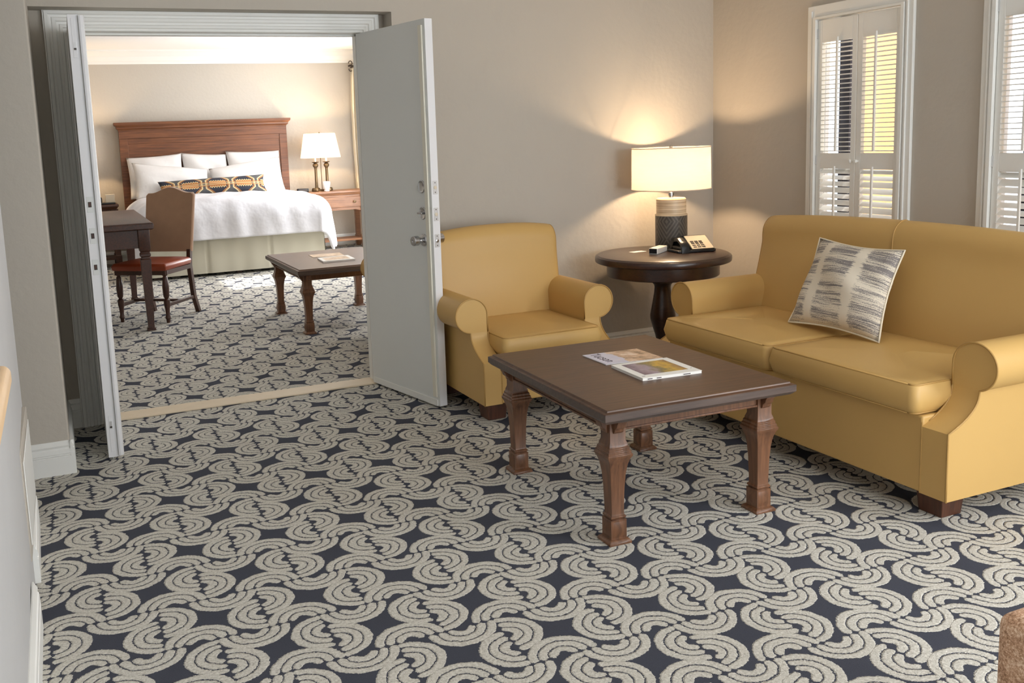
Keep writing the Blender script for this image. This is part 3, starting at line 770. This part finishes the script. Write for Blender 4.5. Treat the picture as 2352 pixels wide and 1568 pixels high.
sp.tube([(0, 0, .44), (.028, 0, .47), (.03, 0, .52), (0, 0, .59)], .0016, 6); sp.tube([(0, 0, .44), (-.028, 0, .47), (-.03, 0, .52), (0, 0, .59)], .0016, 6)
sp.build('harp', 'steel', t, smooth=True)
MB().lathe([(.003, .585), (.006, .600), (.010, .607), (.010, .618), (.005, .622)], seg=16).build('finial', 'chrome', t, smooth=True)
MB().lathe([(.010, .445), (.022, .47), (.028, .495), (.022, .52), (.008, .532)], seg=24).build('bulb', 'bulb', t, smooth=True, angle=180)
light('living_lamp_bulb', 'POINT', (LP[0], LP[1], 1.195), 74, (1.0, .70, .42), radius=.035)

# telephone
t = thing('telephone', 'black desk telephone with cream keypad on the round table', 'telephone', (3.425, 4.475, .700), math.radians(-12))
base = MB(); base.prism([(-.125, -.075), (.10, -.078), (.12, -.06), (.125, .05), (.10, .075), (-.11, .078), (-.128, .06)], 'z', 0, .016); base.build('phone_base', 'black', t, bevel=.004)
wd = MB(); wd.prism([(-.070, .016), (.075, .016), (.075, .085), (.055, .085)], 'x', -.035, .110); wo = wd.build('phone_body', 'black', t, bevel=.004)
fp = MB(); n_ = Vector((0, -.069, .125)).normalized()
def FP(u, v, o=.002):   # point on the slanted face
    y = -.066+.118*v; z = .018+.064*v; return (-.030+.134*u, y-.5*o, z+.87*o)
fp.add([FP(0, 0), FP(1, 0), FP(1, 1), FP(0, 1), FP(0, 0, .004), FP(1, 0, .004), FP(1, 1, .004), FP(0, 1, .004)], [(0, 1, 2, 3), (4, 5, 6, 7), (0, 1, 5, 4), (1, 2, 6, 5), (2, 3, 7, 6), (3, 0, 4, 7)])
fo = fp.build('face_plate', 'phone_face', wo)
for r in range(4):
    for c_ in range(3):
        u0, v0 = .10+.20*c_, .10+.13*r; kb = MB()
        big = r >= 2
        kb.add([FP(u0, v0, .0045), FP(u0+.15, v0, .0045), FP(u0+.15, v0+(.09 if big else .05), .0045), FP(u0, v0+(.09 if big else .05), .0045), FP(u0, v0, .006), FP(u0+.15, v0, .006), FP(u0+.15, v0+(.09 if big else .05), .006), FP(u0, v0+(.09 if big else .05), .006)],
               [(4, 5, 6, 7), (0, 1, 5, 4), (1, 2, 6, 5), (2, 3, 7, 6), (3, 0, 4, 7)]); kb.build('key', 'keys', fo)
hs = MB(); rings = []
for k in range(15):
    s = -1+2*k/14; y = .082*s; z = .085-.030*s*s*s*s-.02*abs(s)-.02*(1-s)/2; ww = .024 if abs(s) > .62 else .019; hh = .020 if abs(s) > .62 else .011
    drop = .018 if abs(s) > .62 else 0
    rings.append([(-.078-ww, y, z-hh-drop), (-.078+ww, y, z-hh-drop), (-.078+ww, y, z+hh*.6), (-.078+ww*.5, y, z+hh), (-.078-ww*.5, y, z+hh), (-.078-ww, y, z+hh*.6)])
phone = t
hs.loft(rings).build('handset', 'black', t, smooth=True, angle=50)
B(-.10, -.055, -.07, .07, .016, .034).build('cradle', 'black', t, bevel=.004)
# alarm-style white box, card, cords
t = thing('white_box', 'small white box with dark front end beside the table lamp', 'box', (3.228, 4.538, .700), math.radians(-57))
mb = MB(); mb.box(-.027, .027, -.078, .078, 0, .036); mb.build('box_body', 'white_plastic', t, bevel=.005, seg=3)
B(-.023, .023, -.0795, -.076, .005, .033).build('dark_window', 'black', t, bevel=.001)
o = MB().prism([(-.05, -.022), (.045, -.028), (.05, .022), (-.045, .028)], 'z', 0, .0008).build('note_card', 'paper'); o.location = (3.165, 4.655, .700); o.rotation_euler = (0, 0, .15)
tag(o, 'small cream card lying on the round table left of the box', 'card')
pts = [(3.50, 4.55, .712), (3.56, 4.60, .706), (3.60, 4.66, .706), (3.625, 4.70, .700), (3.635, 4.74, .63), (3.64, 4.80, .40), (3.66, 4.90, .25), (3.70, 4.945, .22)]
iv = Matrix.LocRotScale(phone.location, phone.rotation_euler, None).inverted(); pts = [tuple(iv @ Vector(p)) for p in pts]
MB().tube(pts, .0025, 6).build('telephone_cord', 'white_plastic', phone, smooth=True, label='thin pale cord')

# ------------------------------------------------------------ left: stone ledge and vent
o = thing('stone_ledge', 'beige stone ledge with rounded edge on the left plaster wall', 'shelf', (-.182, 1.0, 1.05))
lg = MB(); lg.loft([[(-.0, -1.5, -.04), (-.0, .82, -.04), (.065, .80, -.04), (.07, -1.5, -.04)], [(0, -1.5, -.035), (0, .83, -.035), (.074, .81, -.035), (.078, -1.5, -.035)], [(0, -1.5, -.01), (0, .83, -.01), (.074, .81, -.01), (.078, -1.5, -.01)], [(0, -1.5, 0), (0, .82, 0), (.066, .80, 0), (.07, -1.5, 0)]])
lg.build('ledge_slab', 'ledge', o, bevel=.006, seg=3)
o = thing('wall_vent', 'white framed vent cover low on the left wall', 'vent', (-.196, 3.40, .13))
B(-.004, .012, -.28, .33, 0, .36).build('vent_frame', 'wall', o, bevel=.004)
B(.012, .016, -.24, .29, .04, .32).build('vent_panel', 'trim', o, bevel=.002)

# ------------------------------------------------------------ tweed armchair at the lower right corner
t = thing('tweed_armchair', 'brown tweed armchair cut off at the lower right corner', 'armchair', (1.725, .57, 0))
for sx in (-1, 1):
    x0 = .36*sx; MB().box(min(x0, x0-.13*sx), max(x0, x0-.13*sx), -.38, .42, .10, .61).build('armrest', 'tweed', t, bevel=.024, seg=5)
B(-.23, .23, -.38, -.22, .10, .86).build('backrest', 'tweed', t, bevel=.04, seg=5)
B(-.23, .23, -.22, .40, .10, .28).build('base', 'tweed', t, bevel=.01)
mb = MB(); cushion(mb, -.227, .227, -.215, .41, .28, .42, .02); mb.build('seat_cushion', 'tweed', t, smooth=True, angle=60)
for sx in (-1, 1):
    for y in (-.32, .36): MB().sq(sx*.30, y, [(0, .035), (.10, .05)]).build('leg', 'foot_wood', t)

# ------------------------------------------------------------ bedroom: bed
t = thing('bed', 'king bed with panelled brown wood headboard against the bedroom wall', 'bed', (1.82, 11.45, 0))
HB = MB(); Y0 = .93
hbz = 1.70; W2 = 1.06
HB.box(-W2, W2, Y0, Y0+.07, .10, hbz)
HB.box(-W2, W2, Y0-.012, Y0, 1.565, hbz)      # top rail
HB.box(-W2, -W2+.10, Y0-.012, Y0, .10, 1.565); HB.box(W2-.10, W2, Y0-.012, Y0, .10, 1.565)
HB.box(-W2+.10, W2-.10, Y0-.005, Y0, 1.50, 1.565)
hb = HB.build('headboard', 'head_wood', t, bevel=.004)
cr_ = MB(); cr_.loft([[(sx*(W2+i), (Y0-.012-i) if sy < 0 else Y0+.07, z) for sx, sy in ((-1, -1), (1, -1), (1, 1), (-1, 1))] for z, i in ((1.66, .0), (1.68, .006), (1.69, .022), (1.715, .026), (1.735, .048), (1.75, .052), (1.768, .052))])
cr_.build('headboard_cornice', 'head_wood', hb, bevel=.002)
B(-.97, .97, -.95, .92, .10, .42).build('box_spring', 'skirt', t)
B(-.97, .97, -.95, .92, .42, .76).build('mattress', 'duvet', t, bevel=.05, seg=4)
sk = MB()
def skp(side):
    out = []
    n = 120
    for i in range(n+1):
        u = i/n
        if side == 0: x, y, dx, dy = -.985+1.97*u, -.965, 0, -1
        else: x, y, dx, dy = side*.985, -.965+1.88*u, side, 0
        a = .004*math.sin(u*23)+.003*math.sin(u*57)
        for pl in ((.32, .68) if side == 0 else (.5,)):
            if abs(u-pl) < .012: a -= .02*(1-abs(u-pl)/.012)
        out.append((x+dx*a, y+dy*a))
    return out
for side in (0, -1, 1):
    pr = skp(side); sk.grid(lambda u, v, pr=pr, side=side: (pr[round(u*120)][0]+(0 if side == 0 else side*.02*(1-v)), pr[round(u*120)][1]-(.02*(1-v) if side == 0 else 0), .035+.40*v), 120, 6)
sk.build('bed_skirt', 'skirt', t, smooth=True, angle=180)
lgm = MB()
for sx in (-.9, 0, .9):
    for y in (-.85, .8): lgm = MB().box(sx-.03, sx+.03, y-.03, y+.03, 0, .10); lgm.build('leg', 'foot_wood', t)
# duvet
def duvet():
    W2, L0, L1 = .92, -.86, .45       # local extent of the flat top (y: foot .. near pillows)
    hs_, hf = .60, .50; ztop = .80
    def P(u, v):
        a = (-1+2*u)*(W2+hs_); b = L1-(L1-L0+hf)*v
        dx = max(0, abs(a)-W2); dy = max(0, L0-b); d = math.hypot(dx, dy)
        x = max(-W2, min(W2, a)); y = max(L0, b)
        if d > 0:
            ux, uy = math.copysign(dx/d, a), -dy/d
            rr = .20
            if d < rr*PI/2: o = rr*math.sin(d/rr); dz = rr*(1-math.cos(d/rr))
            else: o = rr+.03*(d-rr*PI/2); dz = rr+(d-rr*PI/2)
            fold = (.010*math.sin(11*a+2+2*math.sin(3*a))+.006*math.sin(27*a+4*b))*min(1, dy/.35)*(1-min(1, dx*4)) + .012*math.sin(15*b)*min(1, dx/.3)
            o += fold + (.03*min(1, d) if dx > 0 and dy > 0 else 0)
            x += ux*o; y += uy*o; dz = min(dz, .585)
        else: dz = 0
        puff = .065*(1-(abs(a)/(W2+.2))**4 if abs(a) < W2+.2 else 0)
        wr = (.006*math.sin(7*a+11*b)+.005*math.sin(19*a-6*b+1)+.004*math.sin(31*b+9*a))*(1-min(1, d*2.2))
        if v < .03: wr -= .03*(1-v/.03)
        z = ztop+max(0, puff)*(1-min(1, d*3))-dz+wr
        return (x, y, max(z, .20))
    mb = MB().grid(P, 110, 90); o = mb.build('duvet', 'duvet', smooth=True, angle=180)
    so = o.modifiers.new('solid', 'SOLIDIFY'); so.thickness = .03; so.offset = -1
    o.location = (1.82, 11.45, 0); tag(o, 'puffy white duvet draped over the king bed', 'duvet')
duvet()
def bedp(lbl, x0, x1, y0, y1, z0, z1, th, seed, l=0, r=0, name='bed_pillow', mat='pcase', pinch=.05, group='white pillows on the bed'):
    return pillow(name, [(x0, y0, z0), (x1, y0, z0), (x0, y1, z1+l), (x1, y1, z1+r)], th, mat, pinch=pinch, label=lbl, cat='pillow', seed=seed, n=22, group=group)
bedp('white square pillow at left end of the back row on the bed', .82, 1.49, 12.10, 12.33, .82, 1.33, .20, 1, 0, .03, name='bed_pillow')
bedp('white square pillow in the middle of the back row on the bed', 1.49, 2.06, 12.12, 12.34, .82, 1.345, .18, 2, .02, -.02)
bedp('white square pillow at right end of the back row on the bed', 2.05, 2.75, 12.10, 12.33, .82, 1.345, .20, 3, .015, 0)
bedp('white long pillow in the front row, left half of the bed', .86, 1.765, 11.80, 12.06, .83, 1.17, .20, 4, .10, -.02)
bedp('white long pillow in the front row, right half of the bed', 1.78, 2.69, 11.80, 12.06, .83, 1.17, .20, 5, -.02, .10)
pillow('bolster_pillow', [(1.13, 11.66, .85), (2.41, 11.60, .85), (1.115, 11.74, 1.03), (2.40, 11.70, 1.06)], .15, 'bolster', pinch=.04, label='long navy and orange patterned bolster in front of the white pillows', cat='pillow', n=30)

# nightstands
def nightstand(label, x0, x1, y0, y1, mat):
    cx, cy = (x0+x1)/2, (y0+y1)/2; w, d = (x1-x0)/2, (y1-y0)/2
    t = thing('nightstand', label, 'nightstand', (cx, cy, 0))
    tp = MB(); tp.loft([[(sx*(w-i), sy*(d-i), z) for sx, sy in ((-1, -1), (1, -1), (1, 1), (-1, 1))] for z, i in ((.72, .03), (.735, .015), (.745, .012), (.752, 0), (.775, 0), (.78, .004))])
    tp.build('top', mat, t, bevel=.002)
    ap = MB(); ap.box(-w+.04, w-.04, -d+.04, d-.03, .53, .72)
    ap.prism([(-w+.04, .53), (-w+.04, .50), (-w+.10, .505), (-w+.16, .52), (w-.16, .52), (w-.10, .505), (w-.04, .50), (w-.04, .53)], 'y', -d+.035, -d+.055)
    ap.build('case', mat, t)
    dr = B(-w+.07, w-.07, -d+.028, -d+.05, .555, .695).build('drawer', mat, t, bevel=.006)
    for kx in (-w*.62, w*.62): disc(MB(), kx, -d+.028, .625, [(.006, 0), (.006, .012), (.016, .018), (.018, .026), (.010, .032)], 18).build('knob', 'brass', dr, smooth=True)
    B(-w+.04, w-.04, -d+.05, d-.03, .10, .13).build('shelf', mat, t, bevel=.004)
    for sx in (-1, 1):
        for sy in (-1, 1):
            MB().sq(sx*(w-.05), sy*(d-.05), [(0, .05), (.03, .07), (.15, .075), (.155, .06), (.48, .066), (.49, .08), (.72, .08)]).build('leg', mat, t, bevel=.003)
    return t
nightstand('light brown wood nightstand with a drawer right of the bed', 2.89, 3.83, 11.96, 12.355, 'stand_wood')
nightstand('dark wood nightstand left of the bed, mostly behind the door', -.10, .665, 11.97, 12.37, 'desk_wood')

def bedlamp(label, x, y, energy):
    t = thing('bedside_lamp', label, 'lamp', (x, y, .78), group='bedside lamps')
    mb = MB(); mb.lathe([(.055, 0), (.06, .01), (.055, .035), (.045, .045)], -.085, 0, 24); mb.lathe([(.055, 0), (.06, .01), (.055, .035), (.045, .045)], .085, 0, 24); mb.box(-.085, .085, -.05, .05, 0, .025); mb.build('lamp_base', 'brass', t, smooth=True, angle=35)
    for sx in (-1, 1):
        MB().lathe([(.026, .04), (.020, .06), (.018, .30), (.021, .305), (.018, .31), (.034, .33), (.038, .35), (.030, .366), (.018, .375), (.045, .385), (.050, .392), (.012, .394)], sx*.075, 0, 24).build('candlestick', 'brass', t, smooth=True, angle=35)
        MB().lathe([(.013, .39), (.013, .52)], sx*.075, 0, 16).build('candle_sleeve', 'candle', t, smooth=True)
    MB().tube([(0, 0, .02), (0, 0, .64)], .005, 8).build('centre_rod', 'brass', t)
    sh = MB(); sh.loft([[(sx*a, sy*b, z) for sx, sy in ((-1, -1), (1, -1), (1, 1), (-1, 1))] for a, b, z in ((.235, .16, .445), (.185, .11, .765))], cap=False)
    so = sh.build('lamp_shade', 'shade2', t); MB().tube([(0, 0, .76), (0, 0, .785)], .006, 8).build('finial', 'brass', t)
    MB().lathe([(.01, .50), (.026, .54), (.03, .56), (.022, .585), (.008, .60)], seg=20).build('bulb', 'bulb', t, smooth=True, angle=180)
    light('bedside_bulb', 'POINT', (x, y, .78+.62), energy, (1.0, .68, .36), radius=.035)
    return t
bedlamp('lit bedside lamp with two brass candlesticks right of the bed', 3.275, 12.19, 26)
bedlamp('lit bedside lamp left of the bed, mostly behind the door', .225, 12.19, 26)
t = thing('candle_jar', 'small white candle in a cup between the brass lamp columns', 'candle', (3.300, 12.06, .78))
MB().lathe([(.035, 0), (.038, .012), (.030, .02), (.040, .03), (.052, .11), (.050, .125), (.030, .132)], seg=28).build('cup', 'candle', t, smooth=True, angle=40)
t = thing('alarm_clock', 'small black alarm clock on the light brown nightstand', 'clock', (2.985, 12.10, .78))
B(-.075, .075, -.03, .03, 0, .052).build('clock_body', 'black', t, bevel=.008, seg=3); B(-.055, .055, -.032, -.029, .012, .042).build('clock_face', 'keys', t)
t = thing('telephone', 'dark telephone with a pale upright card on the left nightstand', 'telephone', (.535, 12.10, .78))
B(-.14, .10, -.08, .08, 0, .02).build('phone_base', 'black', t, bevel=.005); B(-.11, -.05, -.05, .05, .02, .09).build('handset', 'black', t, bevel=.015, seg=3)
B(-.01, .10, -.01, .02, .02, .12).build('face_plate', 'phone_face', t, bevel=.004)
# curtain and its rod
t = thing('curtain_rod', 'dark iron curtain rod with scrolled finial high in the bedroom corner', 'curtain rod', (3.86, 12.42, 2.44))
MB().tube([(0, 0, 0), (.138, 0, 0)], .012, 10).build('rod', 'iron', t)
MB().tube([(.02, 0, 0), (.02, .078, 0)], .009, 8).build('bracket', 'iron', t)
fn = MB(); fn.tube([(0, 0, 0), (-.03, 0, .008), (-.06, 0, .0)], .013, 8)
for s in (-1, 1): fn.tube([(-.055-.03*math.cos(k*.5)*(1-k*.05)+.03, 0, s*.035+s*.04*math.sin(k*.5)*(1-k*.05)) for k in range(12)], .006, 6)
fn.build('finial', 'iron', t, smooth=True)
for k in range(4): MB().tube([(.035+.027*k, .022*math.sin(a*.6), .022*math.cos(a*.6)-.004) for a in range(12)], .003, 6).build('curtain_ring', 'iron', t, smooth=True)
cu = MB().grid(lambda u, v: (3.83+.165*u-.02*math.sin(PI*min(1, v*1.4)), 12.425+.026*math.sin(u*26), 2.41-2.39*v), 80, 14)
o = cu.build('curtain', 'curtain', smooth=True, angle=180); so = o.modifiers.new('s', 'SOLIDIFY'); so.thickness = .004
tag(o, 'cream curtain hanging from the iron rod in the bedroom corner', 'curtain')

# desk
t = thing('desk', 'dark brown wood desk behind the left door leaf', 'desk', (.06, 8.46, 0))
dk = MB(); X1, Y0, Y1 = .60, -.92, .92
dk.loft([[(sx*(X1-i), (Y0+i) if sy < 0 else (Y1-i), z) for sx, sy in ((-1, -1), (1, -1), (1, 1), (-1, 1))] for z, i in ((.805, .012), (.812, 0), (.850, 0), (.857, .006), (.860, .012))])
dk.build('desktop', 'desk_wood', t, bevel=.002)
ap = MB(); ap.box(-X1+.06, X1-.06, Y0+.06, Y0+.085, .66, .805); ap.box(-X1+.06, X1-.06, Y1-.085, Y1-.06, .66, .805); ap.box(X1-.085, X1-.06, Y0+.06, Y1-.06, .72, .805); ap.box(-X1+.06, -X1+.085, Y0+.06, Y1-.06, .66, .805); ap.build('apron', 'desk_wood', t, bevel=.003)
for sx in (-1, 1):
    for y in (Y0+.075, Y1-.075):
        MB().sq(sx*(X1-.075), y, [(0, .064), (.02, .064), (.022, .050), (.04, .048), (.56, .078), (.57, .078), (.575, .062), (.59, .062), (.595, .080), (.615, .080), (.62, .068), (.63, .068), (.64, .084), (.805, .084)]).build('leg', 'desk_wood', t, bevel=.002)

# desk chair: tan back, russet seat; local +y is the back, faces -y
t = thing('desk_chair', 'upholstered desk chair with tan arched back and russet leather seat', 'chair')
def backsec(z, u): pass
bk = MB(); rings = []
nu = 24; outline = []
for i in range(nu+1):
    u = -1+2*i/nu; x = .232*u
    sh = .022+.050*(lambda k: k*k*(3-2*k))(max(0, 1-abs(u)/.78))
    if abs(u) > .93: sh -= .02*((abs(u)-.93)/.07)**2
    outline.append((x, 1.02+sh))
rake = lambda z: .235+.13*(z-.48)/.6
rings = []
for (dy, sc) in ((0, .97), (-.012, 1), (-.035, 1), (-.047, .97)):
    top = [(x*sc, rake(z)+dy+.03, .54+(z-.54)*(.995 if sc < 1 else 1)) for x, z in outline]
    bot = [(x*sc*.98, rake(.54)+dy+.03, .54) for x, z in outline[::-1]]
    rings.append(top+bot)
bk.loft(rings).build('backrest', 'tan_fabric', t, smooth=True, angle=50)
mb = MB(); 
st = MB(); rr_ = []
for z, ins in ((.435, .012), (.44, .0), (.475, -.006), (.495, .010)):
    rr_.append([(-.25+ins, -.23+ins, z), (-.08, -.245+ins, z), (.08, -.245+ins, z), (.25-ins, -.23+ins, z), (.225-ins, .22-ins, z), (-.225+ins, .22-ins, z)])
for s in (.85, .6, .3): rr_.append([(p[0]*s, p[1]*s, .495+.03*(1-s)**.7) for p in rr_[3]])
st.loft(rr_).build('seat', 'red_leather', t, bevel=.008, seg=3, smooth=True, angle=60)
B(-.235, .235, -.22, .21, .40, .436).build('seat_rail', 'desk_wood', t)
for sx in (-1, 1):
    MB().loft([[(sx*.205+sx*o_-.018, y-.02, z), (sx*.205+sx*o_+.018, y-.02, z), (sx*.205+sx*o_+.018, y+.02, z), (sx*.205+sx*o_-.018, y+.02, z)] for z, y, o_ in ((0, .30, .012), (.15, .25, .005), (.42, .225, 0), (.56, .245, 0))]).build('leg', 'desk_wood', t, bevel=.003)
    MB().lathe([(.014, 0), (.016, .03), (.024, .04), (.016, .07), (.020, .12), (.026, .15), (.026, .19), (.014, .20), (.024, .22), (.028, .30), (.020, .38), (.014, .39), (.026, .40), (.026, .436)], sx*.215, -.195, 20).build('leg', 'desk_wood', t, smooth=True, angle=40)
    MB().box(sx*.212-.011, sx*.212+.011, -.19, .26, .13, .158).build('stretcher', 'desk_wood', t, bevel=.003)
MB().box(-.21, .21, -.02, .02, .145, .165).build('stretcher', 'desk_wood', t, bevel=.003)
place(t, (.688, 8.15, 0), math.atan2(-.6, .8))

# mustard armchair in the bedroom, almost hidden behind the open door leaf
c2 = copy_tree(chair)
place(c2, (2.384, 6.40, 0), PI, label='mustard leather armchair in the bedroom, only a sliver of arm showing past the door', cat='armchair')
